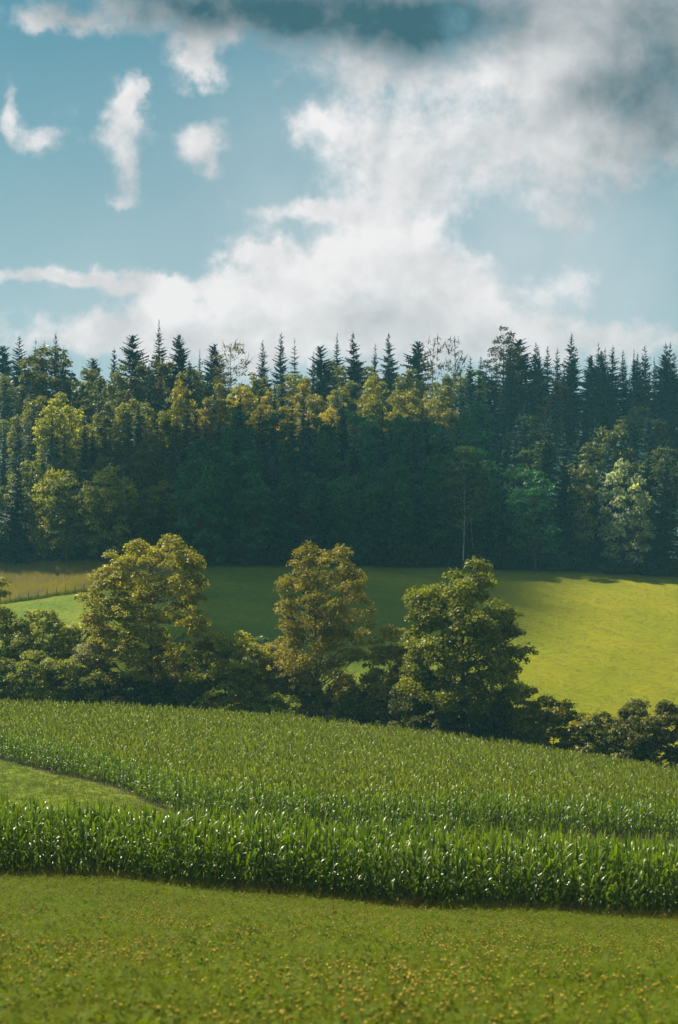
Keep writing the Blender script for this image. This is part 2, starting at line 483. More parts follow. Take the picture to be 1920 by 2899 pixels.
def broadleaf(name, seed, H, Wd, cb, kind, M, n_leaf, leaf, clump, asp=.75, lean=0.0, flat=.75, trunk_r=None, holes=None,
              twigs=0, up=.6, mat_bark=None, multi=1, shell=.55, lobes=.28, twig_r=1.0):
    """Trunk mesh and crown mesh of one broad-leaved tree; H height, Wd crown width, cb height of the crown base."""
    r = np.random.default_rng(seed)
    prof = crown_profile(kind); ph = r.uniform(0, 6.28, 6)
    h = []
    while len(h) < M:
        c = r.random()
        if r.random() < prof(c) ** 1.3 + .08: h.append(c)
    h = np.array(h); ang = r.uniform(0, 2 * np.pi, M)
    lob = 1 + lobes * (np.sin(2 * ang + ph[0] + 3 * h) * .5 + np.sin(3 * ang + ph[1] - 7 * h) * .4 + np.sin(5 * ang + 11 * h + ph[2]) * .35)
    rho = (r.random(M) ** .5) * (1 - shell) + shell * r.uniform(.75, 1.0, M)
    Rr = prof(h) * Wd * .5 * lob * rho
    zc = H * (cb + (1 - cb) * h) - clump * .4
    cx = np.cos(ang) * Rr + lean * zc; cy = np.sin(ang) * Rr
    C = np.stack([cx, cy, zc], 1)
    if holes is not None:
        keep = np.ones(M, bool)
        for (hx, hz, hr) in holes: keep &= (np.hypot(C[:, 0] - hx, (C[:, 2] - hz) * 1.4) > hr)
        C = C[keep]
    M = len(C)
    rc = clump * r.uniform(.6, 1.35, M)
    # leaves
    k = np.repeat(np.arange(M), np.maximum(3, (n_leaf * rc ** 2 / (rc ** 2).sum()).astype(int)))
    n = len(k)
    dirs = r.normal(size=(n, 3)); dirs /= np.linalg.norm(dirs, axis=1)[:, None]
    dirs[:, 2] = np.where(dirs[:, 2] < -.2, -dirs[:, 2] * .6, dirs[:, 2])
    rad = rc[k] * r.uniform(.35, 1.05, n) ** .6
    pos = C[k] + dirs * rad[:, None] * np.array([1, 1, flat])
    pos[:, 2] = np.maximum(pos[:, 2], .15)
    nrm = dirs * .55 + np.array([0, 0, up]) + r.normal(0, .55, (n, 3))
    cl_t = r.normal(0, .13, M)
    tint = np.clip(r.random(n) * .75 + .125 + cl_t[k], 0, 1)
    mb = MB(); mb.leaves(pos, nrm, leaf * r.uniform(.6, 1.35, n), asp, r, tint=tint)
    crown = mb.mesh(name + '_crown', M_leaf)
    # trunk and limbs
    tb = MB(); tr = trunk_r or H * .018
    top = H * (.9 if twigs == 0 else .95)
    for q in range(multi):
        zt = np.linspace(-.4, top * (1 if q == 0 else r.uniform(.6, .9)), 9)
        bend = r.normal(0, .012 * H, 2); o_ = r.normal(0, .35, 2) * (multi > 1); sp = r.normal(0, .1, 2) * (multi > 1)
        px = lean * zt + bend[0] * np.sin(zt / H * 3) + o_[0] + sp[0] * zt; py = bend[1] * np.sin(zt / H * 2.5) + o_[1] + sp[1] * zt
        rr = tr * (1 - np.clip(zt / top, 0, 1) ** .8 * .93) * (1 if multi == 1 else .6); rr[0] *= 1.5
        tb.tube(np.stack([px, py, zt], 1), rr, 7)
        if q == 0: main = (zt, px, py)
    sel = np.arange(M) if M < 130 else r.choice(M, 130, replace=False)
    for i in sel:
        c = C[i]; hd = math.hypot(c[0] - lean * c[2], c[1])
        z0 = max(H * cb * .6, min(c[2] - hd * r.uniform(.25, .8), top * .93)); z0 = max(.2, min(z0, c[2] + .3))
        s = np.array([np.interp(z0, main[0], main[1]), np.interp(z0, main[0], main[2]), z0])
        mid = s * .5 + c * .5 + np.array([0, 0, -.06 * hd]) + r.normal(0, .05 * hd + .02, 3)
        b = max(.02, tr * .33 * (1 - z0 / top * .7) * r.uniform(.6, 1.1))
        tb.tube([s, mid, c, c + (c - mid) * .25], [b, b * .7, b * .35, b * .12], 4)
    for i in range(twigs):          # bare twigs that stand clear of the leaves
        j = r.integers(0, M); c = C[j]
        out = np.array([c[0], c[1], abs(c[2] - H * .5) * .6 + 1.0]); out /= np.linalg.norm(out)
        e = c + (out + r.normal(0, .35, 3)) * rc[j] * r.uniform(.9, 1.7)
        tb.tube([c - out * .3, (c + e) / 2 + r.normal(0, .1, 3), e], [.045 * twig_r, .03 * twig_r, .012 * twig_r], 3)
    trunk = tb.mesh(name + '_trunk', mat_bark or M_bark, True)
    return trunk, crown


def spruce(name, seed, H, Wd, cb, gaps=.0, droop=.35, dens=1.0, top_narrow=1.0, levels=None):
    r = np.random.default_rng(seed)
    tb = MB(); zt = np.linspace(-.4, H, 8)
    tb.tube(np.stack([r.normal(0, .02, 8).cumsum(), r.normal(0, .02, 8).cumsum(), zt], 1), np.maximum(.03, H * .012 * (1 - zt / H * .95)), 6)
    trunk = tb.mesh(name + '_trunk', M_conif, True)
    mb = MB(); L = levels or int(H * 1.5)
    for i in range(L):
        f = (i + r.uniform(-.3, .3)) / L
        f = min(max(f, 0), .995)
        z0_ = H * (cb + (1 - cb) * f)
        base_l = Wd * .5 * ((1 - f) ** (.8 * top_narrow)) * (1 if f > .12 else .75 + f * 2) + .12
        nb = max(4, int((4 + 4 * (1 - f)) * dens))
        a0_ = r.uniform(0, 6.28)
        for b in range(nb):
            if r.random() < gaps: continue
            a = a0_ + b * 2 * np.pi / nb + r.normal(0, .25); l = base_l * r.uniform(.45, 1.22)
            z = z0_ + r.normal(0, .22)
            u = np.array([math.cos(a), math.sin(a), 0]); v = np.array([-math.sin(a), math.cos(a), 0])
            dr = droop * r.uniform(.6, 1.4) * (1 - .9 * f); rise = .55 * f
            def pt(s_): return np.array([0, 0, z]) + u * l * s_ + np.array([0, 0, l * (rise * s_ - dr * s_ + .30 * dr * s_ ** 3)])
            seg = 5 if l > 1.2 else 3
            V = []; T = []; A = []
            for s_i in range(seg):
                s0 = s_i / seg; s1 = (s_i + 1) / seg
                wd = (.34 * l * (1 - s0) ** .7 + .10) * r.uniform(.7, 1.25)
                p0, p1 = pt(s0), pt(min(s1 + .12, 1.08))
                for sd in (-1, 1):
                    tip = pt(s0 + .22) + v * sd * wd * r.uniform(.75, 1.2) + np.array([0, 0, -wd * r.uniform(.15, .6)])
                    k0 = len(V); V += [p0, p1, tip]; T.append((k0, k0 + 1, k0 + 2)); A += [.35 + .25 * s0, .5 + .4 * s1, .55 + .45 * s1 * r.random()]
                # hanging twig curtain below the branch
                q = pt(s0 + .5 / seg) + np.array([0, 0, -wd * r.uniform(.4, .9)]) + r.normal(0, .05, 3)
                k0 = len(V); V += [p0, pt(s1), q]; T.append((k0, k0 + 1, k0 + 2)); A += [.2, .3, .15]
            mb.add(V, T=T, a=A)
    mb.tube([(0, 0, H * .97), (0, 0, H * 1.015)], [.06, .02], 3)
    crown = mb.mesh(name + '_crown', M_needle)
    return trunk, crown


def place_tree(name, meshes, x, d, sc, color, label, cat, group=None, rz=None, zoff=0.0, sx=1.0):
    e = obj(name, None, loc=(x, d, float(ground_z(x, d)) + zoff))
    e.empty_display_size = .5
    e.rotation_euler[2] = rng.uniform(0, 6.28) if rz is None else rz
    e.scale = (sc * sx, sc * sx, sc)
    if rz is None: e.rotation_euler[0] = rng.normal(0, .02); e.rotation_euler[1] = rng.normal(0, .02)
    tag(e, label, cat, group)
    t = obj('trunk', meshes[0], e); c = obj('crown', meshes[1], e); c.color = (*color, 1); c['kind'] = 'stuff'
    return e


# --- hedgerow trees and bushes, each its own; distance from the ground behind the far edge of the maize
def hedge_tree(name, label, cat, px, d, toprow, width_px, color, group=None, cat_kw=None, **kw):
    x = at(px, d); z = float(ground_z(x, d)); H = row_z(toprow, d) - z; Wd = width_px / F * d * (1.15 if cat != 'tree' else 1.0)
    if cat != 'tree':
        kw['M'] = int(1.5 * Wd * H / kw['clump'] ** 2) + 20; kw['n_leaf'] = int(290 * Wd * H) + 1500
    ms = broadleaf(name, H=H, Wd=Wd, **kw)
    return place_tree(name, ms, x, d, 1.0, color, label, cat, group, rz=0)


OLIVE = (.115, .105, .020); GOLD = (.19, .135, .018); DEEP = (.060, .078, .014); FRESH = (.15, .17, .018)
HG = 'trees and bushes of the hedgerow behind the maize'
hedge_tree('linden_tree', 'broad full tree with golden leafy top, largest in the hedgerow', 'tree', 345, 150, 1243, 285, (.205, .180, .018), HG,
           seed=11, cb=.02, kind='linden', M=360, n_leaf=64000, leaf=.28, clump=1.15, trunk_r=.34, lobes=.20)
hedge_tree('ash_tree', 'airy brownish tree with bare twigs and dark straight trunk, middle of the hedgerow', 'tree', 748, 146, 1262, 238, (.205, .172, .018), HG,
           seed=23, cb=.12, kind='ash', M=340, n_leaf=40000, leaf=.25, clump=.9, trunk_r=.30, twigs=130, asp=.5, lobes=.36, flat=.85, twig_r=1.1,
           holes=[(3.6, 6.6, 1.7), (-2.2, 4.0, 1.0), (4.6, 4.4, 1.5)])
hedge_tree('maple_tree', 'dense dark green clumpy tree at right end of the tall hedgerow trees', 'tree', 1068, 138, 1290, 300, (.130, .138, .014), HG,
           seed=37, cb=.03, kind='maple2', M=310, n_leaf=64000, leaf=.29, clump=1.2, trunk_r=.42, lobes=.36, flat=.85,
           holes=[(-2.5, 7.6, .9), (1.6, 7.2, .6), (-3.8, 6.6, .8)])
bush = dict(kind='bushy', multi=4, trunk_r=.12)
hedge_tree('hazel_bush', 'tall olive bush between the broad golden-topped tree and the airy tree', 'bush', 535, 147, 1462, 190, (.225, .215, .018), HG, seed=41, cb=.02, M=150, n_leaf=11000, leaf=.26, clump=.9, **bush)
hedge_tree('grey_bush', 'small grey-green rounded bush top peeping out behind the olive bush', 'bush', 588, 156, 1462, 95, (.075, .105, .050), HG, seed=42, cb=.02, M=60, n_leaf=4500, leaf=.26, clump=.8, **bush)
hedge_tree('brown_bush', 'brownish bush tucked against the left side of the airy tree', 'bush', 650, 149, 1478, 120, (.215, .185, .018), HG, seed=43, cb=.02, M=100, n_leaf=7000, leaf=.26, clump=.85, **bush)
hedge_tree('bright_shrub', 'low bright yellow-green shrub at the foot of the airy tree', 'shrub', 640, 142, 1606, 100, (.15, .165, .016), HG, seed=44, cb=.02, M=50, n_leaf=3600, leaf=.25, clump=.7, **bush)
hedge_tree('thorn_bush', 'tall thin brownish bush filling the gap beside the dark clumpy tree', 'bush', 905, 143, 1452, 125, (.185, .160, .020), HG, seed=45, cb=.05, M=100, n_leaf=6500, leaf=.25, clump=.8, twigs=20, **bush)
hedge_tree('thorn_bush', 'low dark bush under the right side of the airy tree', 'bush', 830, 141, 1600, 110, (.075, .085, .016), HG, seed=46, cb=.02, M=60, n_leaf=4500, leaf=.24, clump=.75, **bush)
hedge_tree('thorn_bush', 'dark bush at the left foot of the dark clumpy tree', 'bush', 960, 136, 1590, 130, (.070, .075, .014), HG, seed=47, cb=.02, M=80, n_leaf=6000, leaf=.24, clump=.8, **bush)
hedge_tree('willow_tree', 'slim olive tree cut off by the left edge above the bushes', 'tree', -5, 158, 1335, 95, (.175, .165, .024), HG, seed=48, cb=.05, kind='oval', M=110, n_leaf=8000, leaf=.28, clump=.95)
hedge_tree('round_bush', 'rounded olive bush behind the dark hedge near the left edge', 'bush', 95, 156, 1412, 165, (.165, .170, .026), HG, seed=49, cb=.02, M=130, n_leaf=9500, leaf=.27, clump=.9, **bush)
hedge_tree('round_bush', 'yellowish bush filling the dip beside the broad golden-topped tree', 'bush', 180, 157, 1440, 110, (.215, .215, .026), HG, seed=50, cb=.02, M=90, n_leaf=6500, leaf=.26, clump=.85, **bush)
hedge_tree('pale_shrub', 'small pale grey-leaved shrub at the left side of the broad tree', 'shrub', 205, 148, 1480, 70, (.17, .16, .09), HG, seed=51, cb=.02, M=40, n_leaf=3200, leaf=.25, clump=.7, **bush)
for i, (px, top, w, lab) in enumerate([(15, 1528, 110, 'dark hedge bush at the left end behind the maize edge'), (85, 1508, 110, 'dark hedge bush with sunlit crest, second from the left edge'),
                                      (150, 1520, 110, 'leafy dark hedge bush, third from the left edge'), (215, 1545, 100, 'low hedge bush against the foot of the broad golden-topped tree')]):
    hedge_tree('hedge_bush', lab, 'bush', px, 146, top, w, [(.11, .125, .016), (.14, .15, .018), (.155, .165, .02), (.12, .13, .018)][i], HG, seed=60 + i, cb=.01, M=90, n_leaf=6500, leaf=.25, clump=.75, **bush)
for i, (px, d, top, w, lab, c_) in enumerate([
        (1150, 133, 1620, 90, 'dark bush at the right foot of the dark clumpy tree', (.075, .080, .016)),
        (1215, 132, 1590, 70, 'loose bush with a tall shoot right of the dark clumpy tree', (.16, .145, .022)),
        (1275, 131, 1612, 120, 'wide brownish-green bush, second from the dark clumpy tree', (.145, .130, .020)),
        (1350, 129, 1650, 100, 'low bush in the dip of the right hand hedge', (.14, .128, .020)),
        (1420, 127, 1640, 130, 'dark twiggy bush, second from the right edge', (.085, .088, .015)),
        (1510, 125, 1622, 190, 'large dark bush at the right edge above the maize', (.080, .082, .014))]):
    hedge_tree('hedge_bush', lab, 'bush', px, d, top, w, c_, HG, seed=70 + i, cb=.01, M=100, n_leaf=7000, leaf=.26, clump=.75, twigs=25, **bush)

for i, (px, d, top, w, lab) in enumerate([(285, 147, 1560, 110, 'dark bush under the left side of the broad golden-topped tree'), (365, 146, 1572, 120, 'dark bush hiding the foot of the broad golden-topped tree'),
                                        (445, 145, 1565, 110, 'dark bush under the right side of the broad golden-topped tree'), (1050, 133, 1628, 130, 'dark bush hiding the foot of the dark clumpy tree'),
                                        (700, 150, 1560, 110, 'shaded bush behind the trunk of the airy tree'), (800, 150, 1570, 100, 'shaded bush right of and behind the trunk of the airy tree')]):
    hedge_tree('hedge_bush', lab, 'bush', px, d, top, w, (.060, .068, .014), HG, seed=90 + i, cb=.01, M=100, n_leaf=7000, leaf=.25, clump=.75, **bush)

# --- forest: shared meshes, each tree its own object
SPR = [spruce('spruce_a', 1, 24, 8.0, .08, dens=1.3), spruce('spruce_b', 2, 24, 7.0, .12, gaps=.12, dens=1.3), spruce('spruce_c', 3, 24, 9.0, .05, dens=1.5),
       spruce('spruce_d', 4, 24, 6.4, .14, gaps=.15, droop=.5, dens=1.3), spruce('spruce_e', 5, 24, 7.6, .08, gaps=.06, top_narrow=1.2, dens=1.3)]
SPR_TOP = [spruce('spruce_f', 6, 28, 10.0, .25, gaps=.30, droop=.45, levels=60, dens=1.1), spruce('spruce_g', 7, 28, 8.0, .30, gaps=.38, droop=.35, levels=54, dens=1.1),
           spruce('spruce_h', 8, 28, 11.0, .22, gaps=.20, droop=.4, levels=62, top_narrow=.7, dens=1.2), spruce('spruce_i', 9, 28, 7.5, .35, gaps=.55, droop=.55, levels=46),
           spruce('spruce_j', 10, 28, 13.0, .3, gaps=.30, droop=.5, levels=58, top_narrow=.55), spruce('spruce_k', 12, 28, 9.0, .25, gaps=.45, droop=.25, levels=66, top_narrow=.9),
           spruce('spruce_l', 13, 28, 8.5, .2, gaps=.15, droop=.6, levels=70, top_narrow=1.3)]
BRD = [broadleaf('broad_a', 101, 18, 10, .08, 'oval', 90, 5200, .62, 1.5), broadleaf('broad_b', 102, 18, 9, .15, 'dome', 90, 5200, .6, 1.4),
       broadleaf('broad_c', 103, 18, 12, .08, 'dome', 110, 6000, .62, 1.6), broadleaf('broad_d', 104, 18, 8, .12, 'oval', 80, 4500, .58, 1.3),
       broadleaf('broad_e', 105, 18, 10.5, .04, 'skirt', 110, 6200, .6, 1.4), broadleaf('broad_f', 106, 18, 9, .1, 'cone', 90, 5000, .58, 1.3)]
BARE = [broadleaf('bare_a', 111, 22, 8.0, .45, 'oval', 70, 1300, .34, .9, twigs=90, trunk_r=.24, twig_r=1.6), broadleaf('bare_b', 112, 22, 6, .4, 'oval', 50, 500, .32, .8, twigs=110, trunk_r=.2, twig_r=1.8),
        broadleaf('bare_c', 113, 22, 8, .35, 'oval', 90, 4200, .34, 1.0, twigs=60, trunk_r=.24, twig_r=1.4)]
n_kind = {}


def spr(px, top, d, label, group=None, kinds=SPR, color=(.022, .045, .030), i=None, H0=24, sx=1.0, name='spruce_tree', cat='spruce'):
    x = at(px, d); H = row_z(top, d) - float(ground_z(x, d))
    k = rng.integers(len(kinds)) if i is None else i
    place_tree(name, kinds[k], x, d, H / H0, color, label, cat, group, sx=sx)


def brd(px, top, d, label, group=None, kinds=BRD, color=(.06, .09, .02), i=None, H0=18, sx=1.0, name='broadleaf_tree'):
    x = at(px, d); H = row_z(top, d) - float(ground_z(x, d))
    k = rng.integers(len(kinds)) if i is None else i
    place_tree(name, kinds[k], x, d, H / H0, color, label, 'tree', group, sx=sx)


SK = 'spruces along the skyline'
sky_spr = [
    (10, 800, 'short dark spruce top at the left end of the skyline', 2), (42, 776, 'pointed spruce, second from the left end of the skyline', 0),
    (76, 782, 'thin spruce tip just left of the domed tree', 3), (101, 786, 'small thin spruce tip rising behind the domed tree', 3), (128, 769, 'pointed spruce above the right side of the domed tree', 0),
    (211, 829, 'lone short spruce in the sky gap right of the domed tree', 2), (311, 776, 'broad spruce rising over a leafy crown left of the tallest spruce', 2),
    (369, 742, 'tallest narrow spruce on the whole skyline', 1), (424, 775, 'bushy blunt spruce just right of the tallest spruce', 2), (460, 808, 'small spruce between two bushy skyline spruces', 1),
    (495, 796, 'bushy dark spruce left of the bare tree', 2), (608, 787, 'spruce tip above leafy crowns right of the bare tree', 0), (648, 767, 'pointed spruce with open branches, left of the crooked one', 0),
    (684, 782, 'crooked sparse spruce at the edge of the sky gap', 3), (740, 800, 'short dark spruce right of the central sky gap', 2), (778, 771, 'slim spruce, second right of the central sky gap', 1),
    (822, 769, 'slim spruce, third right of the central sky gap', 0), (862, 796, 'short narrow spruce left of the large central one', 1), (897, 767, 'large regular spruce right of the skyline centre', 0),
    (965, 790, 'spruce left of the thin bare twigs on the skyline', 2), (1205, 785, 'dark spruce just right of the tall golden sparse tree', 2), (1240, 792, 'dark blunt spruce, second right of the golden sparse tree', 0),
    (1265, 802, 'small dark spruce left of the tall right hand spruce', 1), (1317, 770, 'tallest dark spruce of the right hand skyline', 0), (1290, 806, 'low dark spruce beside the tallest right hand spruce', 1),
    (1365, 822, 'low blunt dark spruce right of the tallest right hand spruce', 2), (1395, 812, 'dark spruce, left of three close together on the right', 2), (1415, 800, 'dark spruce, middle of three close together on the right', 0),
    (1440, 812, 'dark spruce, right of three close together on the right', 1), (1475, 815, 'small dark spruce near the right end of the skyline', 0), (1492, 800, 'pointed dark spruce, second from the right end of the skyline', 1),
    (1530, 820, 'low dark spruce close to the right end of the skyline', 2), (1560, 815, 'dark spruce at the right end of the skyline', 0)]
for px, top, lab, k in sky_spr:
    k = [k, {0: 5, 1: 6, 2: 4, 3: 3}[k]][int(rng.integers(2))]
    spr(px, top, rng.uniform(405, 428), lab, SK, SPR_TOP, (.018, .036, .026), k, 28, sx=rng.uniform(.75, 1.15))
brd(112, 808, 404, 'domed dark olive tree among spruces at the left of the skyline', color=(.07, .07, .018), i=2, sx=1.1)
brd(310, 822, 398, 'leafy crown in front of the broad skyline spruce', color=(.075, .075, .018), i=3, sx=.85)
brd(372, 812, 398, 'leafy crown in front of the tallest skyline spruce', color=(.08, .07, .018), i=3, sx=.8)
brd(540, 779, 402, 'tall nearly bare tree standing out against the cloud left of centre', kinds=BARE, color=(.12, .10, .03), i=0, H0=22)
brd(1000, 768, 408, 'thin half bare tree wrapped in green, right of the skyline centre', kinds=BARE, color=(.10, .08, .03), i=1, H0=22)
brd(1050, 766, 410, 'bare pale twiggy tree on the skyline right of centre', kinds=BARE, color=(.10, .08, .03), i=1, H0=22, sx=.9)
brd(1166, 755, 400, 'tall sparse golden-leaved tree rising over the right hand skyline', kinds=BARE, color=(.22, .14, .03), i=2, H0=22, sx=.9)
# noticed ones on the slope and at the forest edge
spr(33, 1038, 259, 'large dark spruce at the left end of the forest edge', color=(.018, .034, .024), i=0, sx=1.1)
brd(128, 1090, 262, 'sunlit yellow-green tree right of the large dark edge spruce', color=(.21, .20, .022), i=2, sx=.8)
brd(215, 1104, 262, 'tall pale olive tree, second in the sunlit group at left', color=(.19, .19, .06), i=3, sx=.9)
brd(270, 1150, 260, 'low pale olive tree, third in the sunlit group at left', color=(.17, .18, .05), i=3)
brd(335, 1132, 260, 'rounded green tree at the right end of the sunlit group', color=(.09, .11, .03), i=1, sx=.85)
brd(1450, 1064, 259, 'tree with whitish crown at the right of the forest edge', color=(.25, .28, .21), i=0, sx=.8)
brd(1335, 1052, 262, 'small whitish crown left of the pale tree at the forest edge', color=(.22, .21, .11), i=3, sx=.55)
brd(1425, 958, 285, 'tall olive sunlit tree on the slope above the whitish crown', color=(.10, .11, .03), i=3, sx=.8)
brd(1368, 1000, 280, 'olive sunlit tree left of and above the whitish crown', color=(.085, .10, .03), i=3, sx=.75)
spr(1270, 982, 272, 'large dark spruce behind the forest edge left of the olive trees', color=(.022, .045, .032), i=2, sx=1.2)
brd(1270, 862, 372, 'single golden crown among the dark spruces high on the right', color=(.17, .12, .025), i=3, sx=.9)
tr_b = broadleaf('birch', 121, 23, 10, .42, 'dome', 90, 5600, .55, 1.35, trunk_r=.17, mat_bark=M_birch)
x_ = at(1070, 257); place_tree('birch_tree', tr_b, x_, 257, (row_z(1032, 257) - float(ground_z(x_, 257))) / 23, (.050, .085, .028), 'birch with long white trunk at the dark forest edge', 'birch')
tr_b2 = broadleaf('birch_b', 122, 21, 7, .45, 'oval', 60, 3600, .55, 1.2, trunk_r=.09, mat_bark=M_birch)
x_ = at(1098, 261); place_tree('birch_tree', tr_b2, x_, 261, 1.0, (.050, .085, .028), 'slender birch just right of the white-trunked birch', 'birch')

fill = np.random.default_rng(99)


ONES = 'zero first second third fourth fifth sixth seventh eighth ninth tenth eleventh twelfth thirteenth fourteenth fifteenth sixteenth seventeenth eighteenth nineteenth'.split()
CARD = 'zero ten twenty thirty forty fifty sixty seventy eighty ninety'.split()


def nth_word(n):
    if n >= 100: return 'hundredth' if n == 100 else 'hundred-' + nth_word(n - 100)
    if n < 20: return ONES[n]
    t, u = divmod(n, 10)
    return (CARD[t][:-1] + 'ieth') if u == 0 else CARD[t] + '-' + ONES[u]



placed = [(at(33, 259), 259), (at(1450, 259), 259), (at(1070, 257), 257)]
d = 259.0; rowi = 1
cnt_s = cnt_b = 0
while d < 424:
    step = 8.0 + (d - 259) * .012; nth = 0
    half = .262 * d
    x = -half + fill.uniform(0, 4)
    while x < half:
        dd = d + fill.uniform(-2.4, 2.4); xx = x + fill.uniform(-1.6, 1.6)
        px = 784 + F * xx / dd
        x += 7.2 + fill.uniform(0, 2.0) + (d > 330) * .6
        if any(math.hypot(xx - a, dd - b) < 4 for a, b in placed): continue
        gz = float(ground_z(xx, dd)); u = fill.random()
        sp = False; col_ = (.055, .085, .022); sx = 1.0  # leaf colours below also carry each zone's sun and cloud shade
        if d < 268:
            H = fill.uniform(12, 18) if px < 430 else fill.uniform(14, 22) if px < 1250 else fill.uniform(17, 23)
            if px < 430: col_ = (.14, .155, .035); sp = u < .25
            elif px < 1250: col_ = (.032, .105, .050); sp = u < .08  # teal of the cloud shade put into the leaf colour
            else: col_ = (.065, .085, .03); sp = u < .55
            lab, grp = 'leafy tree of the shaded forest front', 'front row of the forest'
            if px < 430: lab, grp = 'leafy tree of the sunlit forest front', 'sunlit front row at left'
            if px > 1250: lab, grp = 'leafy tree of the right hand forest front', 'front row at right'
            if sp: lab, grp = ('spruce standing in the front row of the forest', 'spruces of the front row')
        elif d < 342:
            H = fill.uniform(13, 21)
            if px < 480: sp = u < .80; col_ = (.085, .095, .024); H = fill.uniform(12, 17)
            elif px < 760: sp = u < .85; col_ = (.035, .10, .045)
            elif px < 1120: sp = u < .38; col_ = (.032, .105, .050)  # cloud shade tinted into these greens too
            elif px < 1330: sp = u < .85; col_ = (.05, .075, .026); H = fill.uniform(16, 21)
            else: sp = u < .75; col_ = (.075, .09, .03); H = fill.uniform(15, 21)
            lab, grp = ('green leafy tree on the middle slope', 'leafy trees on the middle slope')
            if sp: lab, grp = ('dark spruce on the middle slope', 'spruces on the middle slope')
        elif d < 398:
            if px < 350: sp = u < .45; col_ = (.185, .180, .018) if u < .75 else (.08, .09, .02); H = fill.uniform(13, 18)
            elif px < 1060: sp = u < .22; col_ = (.235, .190, .018) if u < .5 else (.175, .165, .026) if u < .85 else (.12, .125, .022); H = fill.uniform(13, 20)  # golds brightened to carry the sunlight on this band
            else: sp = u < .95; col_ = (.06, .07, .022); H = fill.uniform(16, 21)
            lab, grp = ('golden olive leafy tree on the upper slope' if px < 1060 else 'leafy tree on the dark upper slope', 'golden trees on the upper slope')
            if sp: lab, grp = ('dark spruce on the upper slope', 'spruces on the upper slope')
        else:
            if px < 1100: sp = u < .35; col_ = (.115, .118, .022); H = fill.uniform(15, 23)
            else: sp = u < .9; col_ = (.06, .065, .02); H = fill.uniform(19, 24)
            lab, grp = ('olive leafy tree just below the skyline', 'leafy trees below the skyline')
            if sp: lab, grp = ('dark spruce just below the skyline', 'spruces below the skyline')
        j = fill.uniform(.7, 1.35)
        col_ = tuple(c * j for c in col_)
        nth += 1; lab = lab + ', ' + nth_word(nth) + ' from left in the ' + nth_word(rowi) + ' tier'
        if sp:
            cnt_s += 1; H *= 1.22; nc = (.042, .066, .026) if px < 460 else (.016, .050, .040)  # needle colour painted olive where sunlit, dark teal where shaded
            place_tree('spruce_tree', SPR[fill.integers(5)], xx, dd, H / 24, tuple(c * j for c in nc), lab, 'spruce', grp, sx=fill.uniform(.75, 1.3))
        else:
            cnt_b += 1
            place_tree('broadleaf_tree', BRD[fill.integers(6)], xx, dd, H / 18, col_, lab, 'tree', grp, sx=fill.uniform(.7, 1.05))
    d += step; rowi += 1
print('forest', cnt_s, cnt_b)

# undergrowth along the forest edge
ub = []
for i in range(3):
    _, c_ = broadleaf('undergrowth_%d' % i, 130 + i, 3.0, 3.4, .0, 'skirt', 26, 900, .42, .7)
    m_ = plant_mat('undergrowth_leaves_%d' % i, (.03, .05, .015), (.06, .09, .025), tmix=.25)
    c_.materials.clear(); c_.materials.append(m_); ub.append(source('undergrowth_source', c_))
r_ = np.random.default_rng(5)
n = 420; px_ = r_.uniform(-80, 1650, n); d_ = forest_d(px_) + r_.uniform(.5, 16, n)
scatter_on('undergrowth', at(px_, d_), d_, ub, 'low dark undergrowth along the foot of the forest', .5, 1.3, .05, r=r_)


# ------------------------------------------------------------------ maize
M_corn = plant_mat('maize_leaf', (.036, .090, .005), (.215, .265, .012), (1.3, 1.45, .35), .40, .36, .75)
M_corn2 = plant_mat('maize_leaf_ripe', (.045, .110, .005), (.290, .340, .012), (1.4, 1.4, .35), .43, .38, .65)
M_stalk = plant_mat('maize_stalk', (.07, .11, .02), (.12, .15, .03), (1, 1, 1), .05, .5, .3)
M_tassel = plant_mat('maize_tassel', (.24, .23, .03), (.36, .32, .05), (1, 1, .8), .3, .6, .3)


def corn_leaf(L, w, th0, th1, twist, ex):
    """Arched ribbon with a folded midrib; grows from the origin along +X and up."""
    n = 9; s = np.linspace(0, 1, n)
    th = th0 + (th1 - th0) * s ** ex
    dx = np.sin(th); dz = np.cos(th); ds = L / (n - 1)
    x = np.concatenate([[0], np.cumsum((dx[1:] + dx[:-1]) / 2 * ds)]); z = np.concatenate([[0], np.cumsum((dz[1:] + dz[:-1]) / 2 * ds)])
    wd = w * np.minimum(1, .45 + s * 3) * (1 - s ** 2.6) + .004
    tw = twist * s
    nx_, nz_ = -np.cos(th), np.sin(th)
    V = []
    for i in range(n):
        c = np.array([x[i], 0, z[i]]); side = np.array([nx_[i] * math.sin(tw[i]), math.cos(tw[i]), nz_[i] * math.sin(tw[i])])
        nr = np.array([nx_[i], 0, nz_[i]])
        V += [c - side * wd[i] / 2 + nr * wd[i] * .18, c, c + side * wd[i] / 2 + nr * wd[i] * .18]
    Q = []
    for i in range(n - 1):
        for j in range(2): Q.append((i * 3 + j, i * 3 + j + 1, i * 3 + j + 4, i * 3 + j + 3))
    return np.array(V), np.array(Q), np.repeat(s, 3)  # tint pales towards the tip, painting in light caught by arched tips


